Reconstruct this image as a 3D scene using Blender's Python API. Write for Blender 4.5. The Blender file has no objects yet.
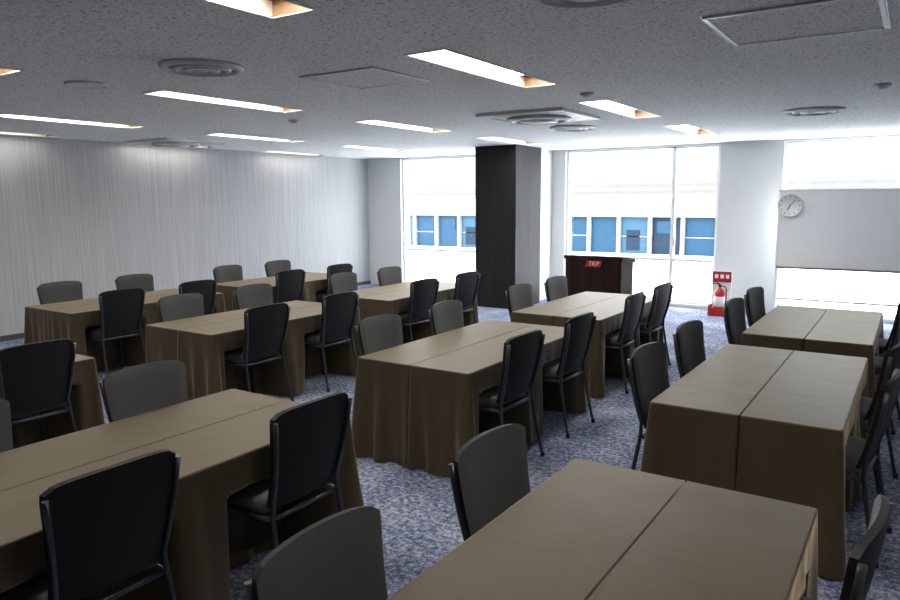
import bpy, bmesh, math, random
from mathutils import Vector, Matrix
random.seed(3)
C=bpy.context.collection
# ------------------------------------------------------------------ helpers
def new_mat(name,col=(.5,.5,.5,1),rough=.6,metal=0,spec=.5,emit=None,es=0):
    m=bpy.data.materials.new(name);m.use_nodes=True
    b=m.node_tree.nodes['Principled BSDF']
    b.inputs['Base Color'].default_value=col;b.inputs['Roughness'].default_value=rough
    b.inputs['Metallic'].default_value=metal;b.inputs['Specular IOR Level'].default_value=spec
    if emit: b.inputs['Emission Color'].default_value=emit;b.inputs['Emission Strength'].default_value=es
    return m
def N(m,t,**k):
    n=m.node_tree.nodes.new(t)
    for a,v in k.items():
        if a in n.inputs.keys(): n.inputs[a].default_value=v
        else: setattr(n,a,v)
    return n
def Lk(m,a,b): m.node_tree.links.new(a,b)
def coords(m,scale=(1,1,1)):
    tc=N(m,'ShaderNodeTexCoord');mp=N(m,'ShaderNodeMapping');mp.inputs['Scale'].default_value=scale
    Lk(m,tc.outputs['Object'],mp.inputs['Vector']);return mp.outputs['Vector']
def ramp(m,src,stops):
    r=N(m,'ShaderNodeValToRGB');e=r.color_ramp.elements
    while len(e)<len(stops): e.new(.5)
    for i,(p,c) in enumerate(stops): e[i].position=p;e[i].color=c
    Lk(m,src,r.inputs['Fac']);return r.outputs['Color']
def bump(m,src,strength,dist):
    b=N(m,'ShaderNodeBump',Strength=strength,Distance=dist);Lk(m,src,b.inputs['Height'])
    Lk(m,b.outputs['Normal'],m.node_tree.nodes['Principled BSDF'].inputs['Normal'])
class MB:
    def __init__(s): s.v=[];s.f=[];s.m=[];s.sm=[]
    def face(s,idx,mat=0,smooth=False): s.f.append(tuple(idx));s.m.append(mat);s.sm.append(smooth)
    def box(s,x0,x1,y0,y1,z0,z1,mat=0,M=None):
        o=len(s.v);P=[(x0,y0,z0),(x1,y0,z0),(x1,y1,z0),(x0,y1,z0),(x0,y0,z1),(x1,y0,z1),(x1,y1,z1),(x0,y1,z1)]
        if M: P=[tuple(M@Vector(q)) for q in P]
        s.v+=P
        for q in((0,3,2,1),(4,5,6,7),(0,1,5,4),(1,2,6,5),(2,3,7,6),(3,0,4,7)): s.face([o+i for i in q],mat)
    def lathe(s,prof,cx,cy,cz,mat=0,n=32,mats=None,M=None):
        o=len(s.v)
        for r,z in prof:
            for i in range(n):
                a=2*math.pi*i/n;q=Vector((r*math.cos(a),r*math.sin(a),z))
                if M:q=M@q
                s.v.append((cx+q.x,cy+q.y,cz+q.z))
        for j in range(len(prof)-1):
            for i in range(n):
                k=(i+1)%n
                s.face((o+j*n+i,o+j*n+k,o+(j+1)*n+k,o+(j+1)*n+i),mats[j] if mats else mat,True)
        s.face([o+i for i in range(n)][::-1],mats[0] if mats else mat);s.face([o+(len(prof)-1)*n+i for i in range(n)],mats[-1] if mats else mat)
    def tube(s,pts,r,mat=0,n=6,ry=None):
        o=len(s.v);ry=ry or r;pts=[Vector(p) for p in pts]
        for j,p in enumerate(pts):
            d=(pts[min(j+1,len(pts)-1)]-pts[max(j-1,0)]).normalized()
            a=Vector((0,1,0)) if abs(d.y)<.9 else Vector((1,0,0))
            a=(a-d*a.dot(d)).normalized();b=d.cross(a)
            for i in range(n):
                t=2*math.pi*(i+.5)/n;s.v.append(tuple(p+a*math.cos(t)*ry+b*math.sin(t)*r))
        for j in range(len(pts)-1):
            for i in range(n):
                k=(i+1)%n;s.face((o+j*n+i,o+j*n+k,o+(j+1)*n+k,o+(j+1)*n+i),mat,n>5)
        s.face([o+i for i in range(n)][::-1],mat);s.face([o+(len(pts)-1)*n+i for i in range(n)],mat)
    def grid(s,G,mat=0,smooth=True,closed_u=False):
        o=len(s.v);h=len(G);w=len(G[0])
        for row in G: s.v+=[tuple(p) for p in row]
        for j in range(h-1):
            for i in range(w if closed_u else w-1):
                k=(i+1)%w;s.face((o+j*w+i,o+j*w+k,o+(j+1)*w+k,o+(j+1)*w+i),mat,smooth)
        return o
    def mesh(s,name,mats,fix=True):
        me=bpy.data.meshes.new(name);me.from_pydata(s.v,[],s.f)
        for m in mats: me.materials.append(m)
        me.polygons.foreach_set('material_index',s.m);me.polygons.foreach_set('use_smooth',s.sm)
        if fix:
            bm=bmesh.new();bm.from_mesh(me);bmesh.ops.recalc_face_normals(bm,faces=bm.faces);bm.to_mesh(me);bm.free()
        me.update();return me
    def obj(s,name,mats,loc=(0,0,0),rz=0,fix=True,parent=None):
        ob=bpy.data.objects.new(name,s.mesh(name,mats,fix));C.objects.link(ob);ob.location=loc;ob.rotation_euler=(0,0,rz)
        if parent: ob.parent=parent
        return ob
# ------------------------------------------------------------------ dimensions
ZC=2.62;XL=-9.74;XR=2.6;YW=11.63;YB=-2.6
# ------------------------------------------------------------------ materials
m_carpet=new_mat('carpet_blue',rough=.95,spec=.1)
v=coords(m_carpet)
n1=N(m_carpet,'ShaderNodeTexNoise',Scale=30.0,Detail=8.0,Roughness=.85);Lk(m_carpet,v,n1.inputs['Vector'])
n2=N(m_carpet,'ShaderNodeTexNoise',Scale=2.2,Detail=3.0);Lk(m_carpet,v,n2.inputs['Vector'])
mx=N(m_carpet,'ShaderNodeMath',operation='MULTIPLY_ADD');Lk(m_carpet,n2.outputs['Fac'],mx.inputs[0]);mx.inputs[1].default_value=.2;Lk(m_carpet,n1.outputs['Fac'],mx.inputs[2])
c=ramp(m_carpet,mx.outputs[0],[(.51,(.043,.056,.105,1)),(.60,(.165,.192,.285,1)),(.69,(.46,.49,.59,1))])
Lk(m_carpet,c,m_carpet.node_tree.nodes['Principled BSDF'].inputs['Base Color']);bump(m_carpet,n1.outputs['Fac'],.3,.01)
m_ceil=new_mat('acoustic_ceiling',rough=.95,spec=.1)
v=coords(m_ceil,(1,1,1))
n1=N(m_ceil,'ShaderNodeTexNoise',Scale=55.0,Detail=3.5,Roughness=.65,Distortion=1.0);Lk(m_ceil,v,n1.inputs['Vector'])
c=ramp(m_ceil,n1.outputs['Fac'],[(.37,(.28,.28,.275,1)),(.44,(.83,.83,.81,1)),(.6,(.88,.88,.86,1))])
Lk(m_ceil,c,m_ceil.node_tree.nodes['Principled BSDF'].inputs['Base Color']);bump(m_ceil,n1.outputs['Fac'],.4,.008)
m_paper=new_mat('striped_wallpaper',rough=.7,spec=.3)
v=coords(m_paper,(1,22,.25))
n1=N(m_paper,'ShaderNodeTexNoise',Scale=3.0,Detail=7.0,Roughness=.7);Lk(m_paper,v,n1.inputs['Vector'])
c=ramp(m_paper,n1.outputs['Fac'],[(.32,(.33,.335,.345,1)),(.5,(.42,.425,.44,1)),(.68,(.50,.505,.52,1))])
Lk(m_paper,c,m_paper.node_tree.nodes['Principled BSDF'].inputs['Base Color'])
m_white=new_mat('white_wallcover',(.62,.63,.63,1),.7)
m_back=new_mat('grey_wallcover',(.30,.30,.30,1),.7)
def dark_panel(name,k):
    m=new_mat(name,rough=.55,spec=.2)
    v=coords(m,(12,12,.3));n=N(m,'ShaderNodeTexNoise',Scale=3.0,Detail=6.0);Lk(m,v,n.inputs['Vector'])
    c=ramp(m,n.outputs['Fac'],[(.3,(.008*k,.0075*k,.0085*k,1)),(.7,(.019*k,.018*k,.020*k,1))]);Lk(m,c,m.node_tree.nodes['Principled BSDF'].inputs['Base Color']);return m
m_dark=dark_panel('dark_column_panel',1);m_dark2=dark_panel('dark_column_panel_right',2.0)  # second material: same panel with paler tones, for the column's right face
m_base=new_mat('baseboard_vinyl',(.06,.06,.065,1),.5)
m_alu=new_mat('window_frame_aluminium',(.80,.82,.84,1),.45)
m_plastic=new_mat('white_plastic',(.72,.72,.71,1),.45)
m_grey=new_mat('grey_metal',(.30,.30,.31,1),.4,.5)
m_black=new_mat('black_gap',(.01,.01,.01,1),.8)
m_lamp=new_mat('lamp_panel',(.9,.9,.9,1),.5,emit=(1,.96,.89,1),es=17)
m_lamp2=new_mat('lamp_panel_dimmed',(.9,.9,.9,1),.5,emit=(1,.96,.89,1),es=3.5)
m_endrefl=new_mat('lamp_end_painted_reflection',(.16,.085,.035,1),.4)  # warm lamp reflection, painted as the orange colour of the trough ends
m_refl2=new_mat('lamp_reflector_side',(.55,.50,.42,1),.4)
def cloth_mat(name,k=1):
    m=new_mat(name,rough=.48,spec=.38)
    v=coords(m)
    n1=N(m,'ShaderNodeTexNoise',Scale=2.5,Detail=4.0);Lk(m,v,n1.inputs['Vector'])
    c=ramp(m,n1.outputs['Fac'],[(.3,(.160*k,.121*k,.070*k,1)),(.7,(.188*k,.144*k,.086*k,1))])
    b=m.node_tree.nodes['Principled BSDF'];Lk(m,c,b.inputs['Base Color'])
    b.inputs['Sheen Weight'].default_value=.36;b.inputs['Sheen Roughness'].default_value=.35;b.inputs['Sheen Tint'].default_value=(1,.80,.56,1)
    b.inputs['Specular Tint'].default_value=(1,.87,.70,1)
    n3=N(m,'ShaderNodeTexNoise',Scale=2.6,Detail=2.5,Distortion=.4);Lk(m,v,n3.inputs['Vector'])
    bump(m,n3.outputs['Fac'],.18,.035);return m
m_cloth=cloth_mat('brown_satin_cloth',.34)
m_fab=new_mat('grey_chair_fabric',rough=.75,spec=.25)
v=coords(m_fab);n1=N(m_fab,'ShaderNodeTexNoise',Scale=220.0,Detail=2.0);Lk(m_fab,v,n1.inputs['Vector'])
c=ramp(m_fab,n1.outputs['Fac'],[(.35,(.042,.044,.044,1)),(.65,(.058,.061,.061,1))]);Lk(m_fab,c,m_fab.node_tree.nodes['Principled BSDF'].inputs['Base Color'])
m_fab.node_tree.nodes['Principled BSDF'].inputs['Sheen Weight'].default_value=.12
m_shell=new_mat('black_chair_back',(.010,.010,.012,1),.6,spec=.25)
m_cframe=new_mat('gunmetal_frame',(.08,.088,.10,1),.35,.8)
# ------------------------------------------------------------------ room shell
b=MB();b.box(XL-.3,XR+.3,YB-.3,YW+.3,-.2,0);b.obj('floor',[m_carpet])
holes=[]
LX=[-2.48,-5.10,-7.63,-9.50];LY=[.96,3.51,6.05,8.60];LL=1.49;LW=.26
for x in LX+[.15]:
    for y in LY:
        if x==.15 and y>1: continue
        if x==LX[3] and y<3: continue
        holes.append((x-LW/2,x+LW/2,y,y+LL))
xs=sorted({XL-.3,XR+.3}|{h[0] for h in holes}|{h[1] for h in holes});ys=sorted({YB-.3,YW+.3}|{h[2] for h in holes}|{h[3] for h in holes})
b=MB()
for i in range(len(xs)-1):
    for j in range(len(ys)-1):
        cx=(xs[i]+xs[i+1])/2;cy=(ys[j]+ys[j+1])/2
        if any(h[0]<cx<h[1] and h[2]<cy<h[3] for h in holes): continue
        o=len(b.v);b.v+=[(xs[i],ys[j],ZC),(xs[i],ys[j+1],ZC),(xs[i+1],ys[j+1],ZC),(xs[i+1],ys[j],ZC)];b.face((o,o+1,o+2,o+3))
b.box(XL-.3,XR+.3,YB-.3,YW+.3,ZC+.2,ZC+.4)
b.obj('ceiling',[m_ceil],fix=False)
for h in holes:
    b=MB();x0,x1,y0,y1=h;t=.004;d=.075
    b.box(x0,x0+t,y0,y1,ZC,ZC+d,3);b.box(x1-t,x1,y0,y1,ZC,ZC+d,3);b.box(x0,x1,y0,y0+t,ZC,ZC+d,1);b.box(x0,x1,y1-t,y1,ZC,ZC+d,1)
    # orange strips that imitate the warm reflection at the trough ends
    b.box(x0+t,x1-t,y0+t,y0+.10,ZC+d-.006,ZC+d-.002,1);b.box(x0+t,x1-t,y1-.10,y1-t,ZC+d-.006,ZC+d-.002,1)
    b.box(x0,x1,y0,y1,ZC+d,ZC+d+.01,0)
    r=.018
    b.box(x0-r,x0,y0-r,y1+r,ZC-.006,ZC,2);b.box(x1,x1+r,y0-r,y1+r,ZC-.006,ZC,2);b.box(x0,x1,y0-r,y0,ZC-.006,ZC,2);b.box(x0,x1,y1,y1+r,ZC-.006,ZC,2)
    b.obj('recessed_ceiling_light',[m_lamp2 if x0<-9 else m_lamp,m_endrefl,m_plastic,m_refl2])
b=MB();b.box(XL-.3,XL,YB,YW,0,ZC);b.obj('wall_left',[m_paper])
b=MB();b.box(XR,XR+.3,YB,YW,0,ZC);b.obj('wall_right',[m_white])
b=MB();b.box(XL-.3,XR+.3,YB-.3,YB,0,ZC);b.obj('wall_back',[m_back])
wins=[(-8.88,-6.28),(-5.25,-2.65),(-1.75,.85)]
b=MB();e=[XL-.3]+[q for w in wins for q in w]+[XR+.3]
for i in range(0,len(e),2): b.box(e[i],e[i+1],YW,YW+.3,0,ZC)
for w in wins: b.box(w[0],w[1],YW,YW+.3,0,.06);b.box(w[0],w[1],YW,YW+.3,ZC-.03,ZC)
b.obj('wall_window',[m_white])
b=MB();b.box(-6.12,-5.375,10.03,10.92,0,ZC,0);b.box(-5.375,-5.37,10.03,10.92,0,ZC,2);b.box(-6.10,-5.50,10.92,YW,0,ZC,1);b.obj('structural_column',[m_dark,m_white,m_dark2])
b=MB();b.box(XL,XL+.012,YB,YW,0,.07);b.obj('baseboard_left',[m_base])
glass=bpy.data.materials.new('window_glass');glass.use_nodes=True;nt=glass.node_tree;nt.nodes.clear()
out=nt.nodes.new('ShaderNodeOutputMaterial');tr=nt.nodes.new('ShaderNodeBsdfTransparent');gl=nt.nodes.new('ShaderNodeBsdfGlossy');ms=nt.nodes.new('ShaderNodeMixShader')
tr.inputs[0].default_value=(.95,.97,.98,1);gl.inputs['Roughness'].default_value=.02;ms.inputs[0].default_value=.04
nt.links.new(tr.outputs[0],ms.inputs[1]);nt.links.new(gl.outputs[0],ms.inputs[2]);nt.links.new(ms.outputs[0],out.inputs[0])
for k,w in enumerate(wins):
    b=MB();x0,x1=w;z0,z1=.06,ZC-.03;ya,yb=YW+.06,YW+.14;f=.05
    xm=x0+1.88
    b.box(x0,x0+f,ya,yb,z0,z1);b.box(x1-f,x1,ya,yb,z0,z1);b.box(xm-.03,xm+.03,ya,yb,z0,z1)
    b.box(x0+f,x1-f,ya,yb,z0,z0+.04);b.box(x0+f,x1-f,ya,yb,z1-.03,z1);b.box(x0+f,x1-f,ya+.02,yb,.745,.79)
    b.box(xm+.03,xm+.045,ya-.03,ya,1.0,1.14,2)
    b.box(x0+f,x1-f,ya+.06,ya+.066,z0+.04,z1-.03,1)
    b.obj('window_%d'%(k+1),[m_alu,glass,m_grey])
# ------------------------------------------------------------------ outside
m_fac=new_mat('white_facade',(.80,.80,.79,1),.8)
m_fac2=new_mat('cream_facade_band',(.155,.15,.148,1),.8)
m_facg=new_mat('upper_cladding',rough=.7)
v=coords(m_facg,(1,1,1));n1=N(m_facg,'ShaderNodeTexWave',Scale=1.1,Distortion=.3,bands_direction='Z');Lk(m_facg,v,n1.inputs['Vector'])
n2=N(m_facg,'ShaderNodeTexNoise',Scale=1.6,Detail=6.0,Roughness=.75);Lk(m_facg,v,n2.inputs['Vector'])
ad=N(m_facg,'ShaderNodeMath',operation='MULTIPLY_ADD');Lk(m_facg,n1.outputs['Fac'],ad.inputs[0]);ad.inputs[1].default_value=.35;Lk(m_facg,n2.outputs['Fac'],ad.inputs[2])
c=ramp(m_facg,ad.outputs[0],[(.45,(.072,.072,.076,1)),(.85,(.108,.108,.112,1))]);Lk(m_facg,c,m_facg.node_tree.nodes['Principled BSDF'].inputs['Base Color'])
m_tan=new_mat('tan_ledge',(.075,.050,.040,1),.8)
m_bw=new_mat('blue_office_glass',(.0075,.028,.054,1),.5,spec=.1)
m_bw2=new_mat('blue_office_blind',(.018,.046,.074,1),.5,spec=.1)
m_bd=new_mat('dark_office_glass',(.004,.011,.022,1),.5,spec=.1)
b=MB();Y=26;X0=-36;X1=14
b.box(X0,X1,Y,Y+6,-9,-.28,0);b.box(X0,X1,Y,Y+6,1.10,2.0,6);b.box(X0,X1,Y+.25,Y+6,-.28,1.10,4)
b.box(X0,X1,Y-.12,Y+6,1.97,2.05,2)
b.box(X0,X1,Y-.05,Y,-.34,-.28,6)
b.box(X0,X1,Y+.8,Y+6,2.0,4.6,1)
x=X0;i=0
while x<X1:
    b.box(x,x+.13,Y+.02,Y+.25,-.28,1.10,6)
    m=[3,5,3,3,5,4][(i*7)%6]
    b.box(x+.13,x+1.2,Y+.18,Y+.24,-.28,1.10,m)
    if i%2==0: b.box(x+.13,x+1.2,Y+.15,Y+.2,.35,.38,6)
    if i%3==1: b.box(x+.35,x+.85,Y+.15,Y+.2,-.15,.6,4)
    if i%4==3: b.box(x+.3,x+1.0,Y+.15,Y+.2,.5,.95,3)
    x+=1.2;i+=1
b.obj('opposite_office_building',[m_fac,m_facg,m_tan,m_bw,m_bd,m_bw2,m_fac2])
b=MB();b.box(-45,25,YW+.6,60,-9.2,-9);b.obj('street_ground',[new_mat('pale_paving',(.6,.6,.6,1),.9)])
# ------------------------------------------------------------------ tables
CY=(-.45,.45)
def sm(a,b_,x):
    t=max(0,min(1,(x-a)/(b_-a)));return t*t*(3-2*t)
def half(b,side,seed,hw=.449,L=1.8,zt=.70):
    rnd=random.Random(seed);ph=[rnd.uniform(0,6.28) for _ in range(6)]
    pts=[];x0,x1,y0,y1=.004,hw,-L/2,L/2
    def seg(a,c_,n,nx,ny,k):
        for i in range(n):
            t=i/n;pts.append((a[0]+(c_[0]-a[0])*t,a[1]+(c_[1]-a[1])*t,nx,ny,k))
    r=.02
    seg((x0,y0),(x1-r,y0),26,0,-1,1)
    for i in range(5):
        a=-math.pi/2+math.pi/2*i/5;pts.append((x1-r+r*math.cos(a),y0+r+r*math.sin(a),math.cos(a),math.sin(a),3))
    seg((x1,y0+r),(x1,y1-r),110,1,0,2)
    for i in range(5):
        a=math.pi/2*i/5;pts.append((x1-r+r*math.cos(a),y1-r+r*math.sin(a),math.cos(a),math.sin(a),3))
    seg((x1-r,y1),(x0,y1),26,0,1,1)
    seg((x0,y1),(x0,y0),10,0,0,0)
    zs=[zt,zt-.003,zt-.010,zt-.035,zt-.08,zt-.12,zt-.155,zt-.165,zt-.18,zt-.20,zt-.26,zt-.34,zt-.44,zt-.55,zt-.64,zt-.692]
    rows=[]
    for zi,z in enumerate(zs):
        row=[]
        for i,(x,y,nx,ny,k) in enumerate(pts):
            t=(zt-z)/zt;s=x+y
            off=0
            if zi==0: off=-.005
            elif k:
                f=.011*math.sin(13*s+ph[0]+1.2*t)+.009*math.sin(29*s+ph[1]-2*t)+.006*math.sin(47*s+ph[2])
                dc=min(math.hypot(x-x1,y-y0),math.hypot(x-x1,y-y1))
                off=.002+t**.9*(.014+f*1.5)+t*.055*math.exp(-(dc/.05)**2)-t*.026*math.exp(-((dc-.11)/.04)**2)+t*.014*math.exp(-((dc-.2)/.04)**2)
            if k==1: off+=t*.020*math.exp(-((x-.02)/.035)**2)-t*.012*math.exp(-((x-.09)/.03)**2)
            if k==2:
                w=max(1-sm(.250,.335,abs(y-c_)) for c_ in CY)
                off=max(off,-.005)-.345*w*(1-sm(.517,.548,z))
            row.append((side*(x+nx*off),y+ny*off,z))
        rows.append(row)
    o=b.grid(rows,0,True,True)
    n=len(pts)
    b.face([o+i for i in range(n)],0,False)
def table_mesh(seed):
    b=MB();half(b,1,seed);half(b,-1,seed+50)
    for sx in(-1,1):
        b.box(*sorted((sx*.02,sx*.43)),-.88,.88,.66,.692,1)
        for y in(-.84,.84):
            for x in(.05,): b.box(sx*x-.012,sx*x+.012,y-.012,y+.012,0,.66,1)
    return b.mesh('table_mesh_%d'%seed,[m_cloth,m_grey])
tms=[table_mesh(s) for s in(1,2,3)]
# ------------------------------------------------------------------ chair (faces +x)
def chair_mesh():
    b=MB()
    def backx(z): return -.205-.095*((z-.42)/.46)-.015*math.sin(math.pi*(z-.42)/.46)
    nz,ny=16,16
    def hw(t): return .195+.040*t
    def panel(off,ext,mat,crown):
        G=[]
        for j in range(nz+1):
            t=j/nz;row=[]
            for i in range(ny+1):
                s=-1+2*i/ny
                w=hw(t)+ext
                z=.46+t*(.432+ext*.6)+crown*t*t*(1-s*s)-.022*(t**8)*abs(s)**10
                w*=1-.03*t**14
                cx=backx(z)+.026*s*s+off
                if off>0: cx-=.014*(max(abs(s),abs(2*t-1))**8)
                row.append((cx,s*w,z))
            G.append(row)
        return G
    A=panel(.024,.004,0,.012);Bk=panel(-.012,.0,1,.012)
    b.grid(A,0);b.grid(Bk,1)
    ring=lambda G:[G[0][i] for i in range(ny)]+[G[j][ny] for j in range(nz)]+[G[nz][i] for i in range(ny,0,-1)]+[G[j][0] for j in range(nz,0,-1)]
    b.grid([ring(A),ring(Bk)],1,False,True)
    for s in(-1,1):
        P=[(-.300,s*.225,0),(-.255,s*.212,.22),(-.222,s*.203,.42)]
        for k in range(1,7):
            z=.42+k*.44/6;t=(z-.47)/.41;P.append((backx(z)+.026-.022,s*(hw(max(t,0))-.002),z))
        b.tube(P,.012,2,8,.010)
        b.tube([(.165,s*.20,.42),(.185,s*.212,.2),(.195,s*.22,0)],.012,2,8,.012)
        b.tube([(-.215,s*.203,.41),(.165,s*.20,.41)],.013,2,8,.010)
        for fx,fy in((-.300,.225),(.195,.22)): b.lathe([(.015,0),(.016,.012),(.013,.03)],fx,s*fy,0,1,8)
    b.tube([(-.215,-.203,.41),(-.215,.203,.41)],.012,2,8,.01);b.tube([(.16,-.20,.41),(.16,.20,.41)],.012,2,8,.01)
    prof=[(.90,.425),(.985,.435),(1.0,.46),(.985,.482),(.93,.495),(.6,.503),(.01,.505)]
    rows=[]
    for k,z in prof:
        row=[]
        for i in range(40):
            a=2*math.pi*i/40;ca,sa=math.cos(a),math.sin(a)
            e=.28;x=math.copysign(abs(ca)**e,ca)*.19*k;y=math.copysign(abs(sa)**e,sa)*.225*k
            row.append((x-.005,y,z))
        rows.append(row)
    o=b.grid(rows,0,True,True);b.face([o+i for i in range(40)],1);b.face([o+6*40+i for i in range(40)],0)
    return b.mesh('banquet_chair_mesh',[m_fab,m_shell,m_cframe])
cm=chair_mesh()
COLX=[-1.125,-3.20,-5.58,-7.66];ROWY=[.84,3.61,5.90]
for ci,x in enumerate(COLX):
    for ri,y in enumerate(ROWY):
        cx,cy=x+.45,y+.9
        if ci==1 and ri==0: cy-=.03;cx-=.03
        if ci==1 and ri==1: cx+=.04
        ob=bpy.data.objects.new('conference_table',tms[(ci*2+ri)%3]);C.objects.link(ob);ob.location=(cx,cy,0);ob.rotation_euler=(0,0,random.uniform(-.006,.006))
        for side in(-1,1):
            for dy in CY:
                ch=bpy.data.objects.new('banquet_chair',cm);C.objects.link(ch)
                ch.location=(cx+side*(.45-.135+random.uniform(.0,.03)),cy+dy+random.uniform(-.02,.02),0)
                r0=-.11 if ci==0 else -.02
                if ci==0 and ri==0 and side<0: r0=0;ch.location.x+=.02
                ch.rotation_euler=(0,0,(0 if side<0 else math.pi)+r0+random.uniform(-.035,.035))
# ------------------------------------------------------------------ ceiling fixtures
m_duct=new_mat('diffuser_metal',(.66,.66,.65,1),.5)
def diffuser(x,y,R,name='round_air_diffuser'):
    b=MB();prof=[(R,0),(R,-.012),(R*.86,-.03),(R*.84,-.008),(R*.70,-.008),(R*.69,-.026),(R*.58,-.034),(R*.56,-.01),(R*.44,-.01),(R*.43,-.03),(R*.28,-.036),(R*.26,-.012),(R*.16,-.012),(R*.15,-.03),(R*.02,-.034)]
    mats=[0,0,0,1,1,0,0,0,1,0,0,0,1,0]
    b.lathe(prof,0,0,0,0,40,mats);b.obj(name,[m_duct,m_grey],(x,y,ZC-.001))
for x,y,r in((-3.90,3.04,.26),(-3.55,8.05,.27),(-.95,7.95,.28),(-1.20,2.84,.24)): diffuser(x,y,r)
b=MB();b.lathe([(.15,0),(.15,-.01),(.135,-.018),(.12,-.012),(.02,-.016)],0,0,0,0,32);b.obj('ceiling_speaker',[m_duct],(-5.15,3.0,ZC-.001))
for x,y in((-3.35,6.75),(-9.0,6.5)):
    b=MB();s=.475
    b.box(-s,s,-s,s,-.03,0,0)
    for a in range(4):
        M=Matrix.Rotation(a*math.pi/2,4,'Z');b.box(-.30,.30,.375,.41,-.032,-.029,1,M)
    b.lathe([(.33,-.03),(.325,-.055),(.27,-.065),(.26,-.045),(.2,-.045),(.19,-.07),(.02,-.075)],0,0,0,0,40,[2,2,1,1,2,2])
    b.obj('ceiling_cassette_air_conditioner',[m_plastic,m_grey,m_duct],(x,y,ZC))
for x0,x1,y0,y1 in((-3.68,-3.02,3.68,4.32),(-.94,-.20,3.62,4.36)):
    b=MB();w=.02
    b.box(x0,x1,y0,y0+w,ZC-.010,ZC,0);b.box(x0,x1,y1-w,y1,ZC-.010,ZC,0);b.box(x0,x0+w,y0+w,y1-w,ZC-.010,ZC,0);b.box(x1-w,x1,y0+w,y1-w,ZC-.010,ZC,0)
    b.box(x0-.008,x1+.008,y0-.008,y1+.008,ZC-.002,ZC-.0005,2)
    b.box(x0+w,x1-w,y0+w,y1-w,ZC-.004,ZC-.002,1);b.obj('ceiling_access_panel',[m_alu,m_ceil,m_grey])
for x,y in((-2.35,5.6),(-5.65,5.55),(-.31,6.5)):
    b=MB();b.lathe([(.055,0),(.055,-.012),(.035,-.022),(.03,-.032),(.01,-.036)],0,0,0,0,24);b.obj('smoke_detector',[m_plastic],(x,y,ZC-.001))
# ------------------------------------------------------------------ lectern
m_wood=new_mat('dark_walnut',rough=.65,spec=.12)
v=coords(m_wood,(1,1,.1));n1=N(m_wood,'ShaderNodeTexNoise',Scale=14.0,Detail=6.0,Distortion=1.0);Lk(m_wood,v,n1.inputs['Vector'])
c=ramp(m_wood,n1.outputs['Fac'],[(.3,(.012,.006,.005,1)),(.7,(.035,.015,.013,1))]);Lk(m_wood,c,m_wood.node_tree.nodes['Principled BSDF'].inputs['Base Color'])
m_red=new_mat('sign_red',(.42,.012,.012,1),.4);m_wt=new_mat('sign_white',(.8,.8,.8,1),.5)
root=bpy.data.objects.new('lectern',None);C.objects.link(root);root.location=(-3.67,9.1,0)
b=MB();b.box(-.40,.40,-.02,.0,.06,.95);b.box(-.40,-.38,0,.45,.06,.93);b.box(.38,.40,0,.45,.06,.93);b.box(-.43,.43,-.05,.48,0,.06);b.box(-.38,.38,.0,.42,.5,.52)
o=len(b.v);b.v+=[(-.42,-.04,1.0),(.42,-.04,1.0),(.42,.48,.94),(-.42,.48,.94),(-.42,-.04,.95),(.42,-.04,.95),(.42,.48,.89),(-.42,.48,.89)]
for q in((0,1,2,3),(7,6,5,4),(4,5,1,0),(5,6,2,1),(6,7,3,2),(7,4,0,3)): b.face([o+i for i in q],0)
b.obj('body',[m_wood],parent=root)
b=MB()
for y in(-.030,-.021):
    b.v+=[(-.11,y,.85),(.10,y,.85),(.13,y,.935),(-.08,y,.935)]
b.face((0,1,2,3),0);b.face((7,6,5,4),0)
for i in range(4): b.face((i,(i+1)%4,4+(i+1)%4,4+i),0)
b.obj('logo_plate',[m_red],parent=root)
cu=bpy.data.curves.new('logo_text','FONT');cu.body='TKP';cu.size=.085;cu.align_x='CENTER';cu.align_y='CENTER';cu.extrude=.001;cu.shear=.3
t=bpy.data.objects.new('logo_text',cu);C.objects.link(t);t.parent=root;t.location=(0.005,-.032,.892);t.rotation_euler=(math.pi/2,0,0);cu.materials.append(m_wt)
# ------------------------------------------------------------------ fire extinguisher with stand
root=bpy.data.objects.new('fire_extinguisher',None);C.objects.link(root);root.location=(-2.46,11.15,0)
b=MB();b.lathe([(.005,.035),(.065,.035),(.078,.05),(.08,.08),(.08,.34),(.072,.37),(.045,.40),(.022,.415),(.02,.44)],0,0,0,0,28)
b.lathe([(.0805,.14),(.0812,.141),(.0812,.29),(.0805,.291)],0,0,0,1,28)
b.lathe([(.022,.435),(.022,.465),(.01,.475)],0,0,0,2,16)
b.tube([(-.01,0,.46),(-.05,0,.485),(-.12,0,.48)],.008,2);b.tube([(-.01,0,.475),(-.05,0,.51),(-.13,0,.515)],.008,2)
b.tube([(.02,0,.45),(.07,-.01,.45),(.1,-.02,.40),(.1,-.03,.28),(.095,-.03,.18)],.009,2,8);b.tube([(.095,-.03,.18),(.094,-.03,.11)],.014,2,8)
b.obj('cylinder',[m_red,m_wt,m_black],parent=root)
b=MB();b.box(-.14,.14,-.11,.12,0,.03,0);b.box(-.14,.14,.10,.115,.03,.66,2);b.box(-.14,.14,.085,.10,.50,.66,0);b.box(-.14,-.13,-.11,.11,.03,.16,0);b.box(.13,.14,-.11,.11,.03,.16,0);b.box(-.14,.14,-.115,-.105,.03,.13,0)
for x in(-.10,-.02,.06): b.box(x,x+.05,.082,.0855,.555,.615,1)
b.obj('stand_sign',[m_red,m_wt,m_wt],parent=root)
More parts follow.
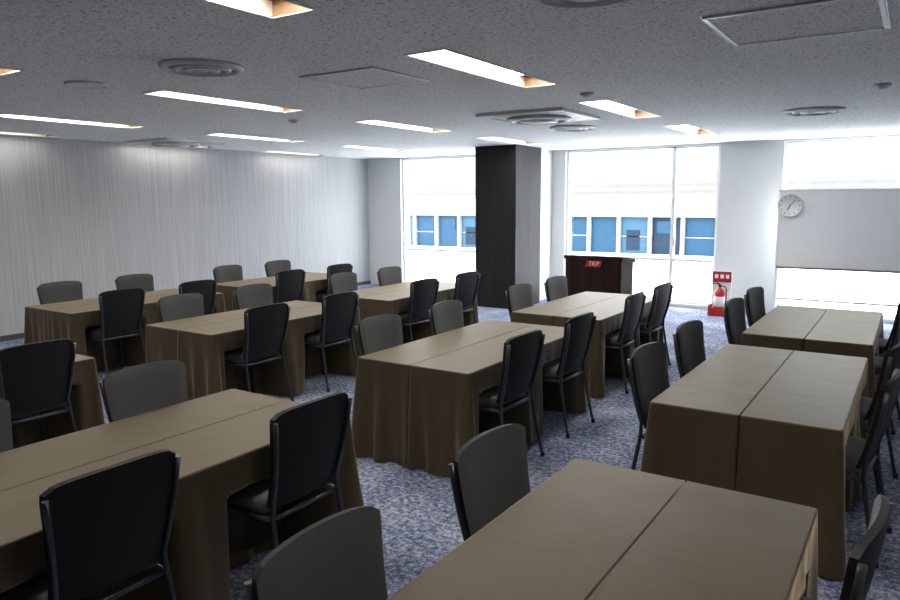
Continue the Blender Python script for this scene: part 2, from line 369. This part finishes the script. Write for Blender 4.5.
# ------------------------------------------------------------------ whiteboard, clock
root=bpy.data.objects.new('whiteboard',None);C.objects.link(root);root.location=(-.62,11.15,0)
m_board=new_mat('board_surface',(.88,.88,.88,1),.35);
b=MB();b.box(-1.06,1.06,-.012,.012,.80,1.86,0)
for x0,x1,z0,z1 in((-1.09,1.09,1.855,1.88),(-1.09,1.09,.78,.805),(-1.09,-1.06,.78,1.88),(1.06,1.09,.78,1.88)): b.box(x0,x1,-.02,.02,z0,z1,1)
b.box(-1.06,1.06,-.09,-.02,.765,.785,2)
b.obj('board',[m_board,m_alu,m_base],parent=root)
b=MB()
for x in(-1.07,1.07):
    b.box(x-.015,x+.015,.02,.05,.08,1.7,0);b.box(x-.02,x+.02,-.27,.27,.06,.09,0)
    for y in(-.25,.25): b.lathe([(.02,0),(.028,.02),(.02,.06)],x,y,0,1,12)
b.box(-1.06,1.06,.02,.045,.30,.33,0)
b.obj('stand',[m_alu,m_black],parent=root)
b=MB();M=Matrix.Rotation(math.pi/2,4,'X')
b.lathe([(.165,-.02),(.17,0),(.17,.03),(.15,.035),(.148,.024),(.002,.024)],0,0,0,0,40,[0,0,0,1,1],M)
for k in range(12):
    a=k*math.pi/6;R_=Matrix.Rotation(a,4,'Y');b.box(-.004,.004,-.027,-.024,.115,.135,2,R_)
b.box(-.006,.006,-.029,-.026,-.01,.075,2,Matrix.Rotation(math.radians(205),4,'Y'));b.box(-.004,.004,-.031,-.029,-.015,.11,2,Matrix.Rotation(math.radians(40),4,'Y'))
b.obj('wall_clock',[m_plastic,m_wt,m_black],(-1.55,11.11,1.66))
b=MB();b.box(XL,XL+.008,10.9,10.97,.25,.37,0);b.box(XL+.008,XL+.010,10.92,10.95,.27,.30,1);b.box(XL+.008,XL+.010,10.92,10.95,.32,.35,1);b.obj('wall_outlet',[m_plastic,m_black])
# ------------------------------------------------------------------ light
w=bpy.data.worlds.new('sky');bpy.context.scene.world=w;w.use_nodes=True
bg=w.node_tree.nodes['Background'];bg.inputs[0].default_value=(.955,.98,1,1);bg.inputs[1].default_value=7.8
sl=bpy.data.lights.new('sun','SUN');sl.energy=4.0;sl.angle=.02;so=bpy.data.objects.new('sun',sl);C.objects.link(so)
so.rotation_euler=Vector((.35,1,-.9)).to_track_quat('-Z','Y').to_euler()
# ------------------------------------------------------------------ camera
yaw,pit,rol=math.radians(33.474),math.radians(8.028),math.radians(-.353)
F=Vector((-math.sin(yaw)*math.cos(pit),math.cos(yaw)*math.cos(pit),-math.sin(pit)));R=Vector((math.cos(yaw),math.sin(yaw),0));U=R.cross(F)
R2=R*math.cos(rol)+U*math.sin(rol);U2=-R*math.sin(rol)+U*math.cos(rol)
cam=bpy.data.cameras.new('camera');co=bpy.data.objects.new('camera',cam);C.objects.link(co)
M=Matrix((R2,U2,-F)).transposed().to_4x4();M.translation=Vector((0,0,1.762));co.matrix_world=M
cam.lens=707.8/25;cam.sensor_width=36;cam.clip_start=.02;bpy.context.scene.camera=co
vs=bpy.context.scene.view_settings;vs.view_transform='Standard';vs.look='None';vs.exposure=.85
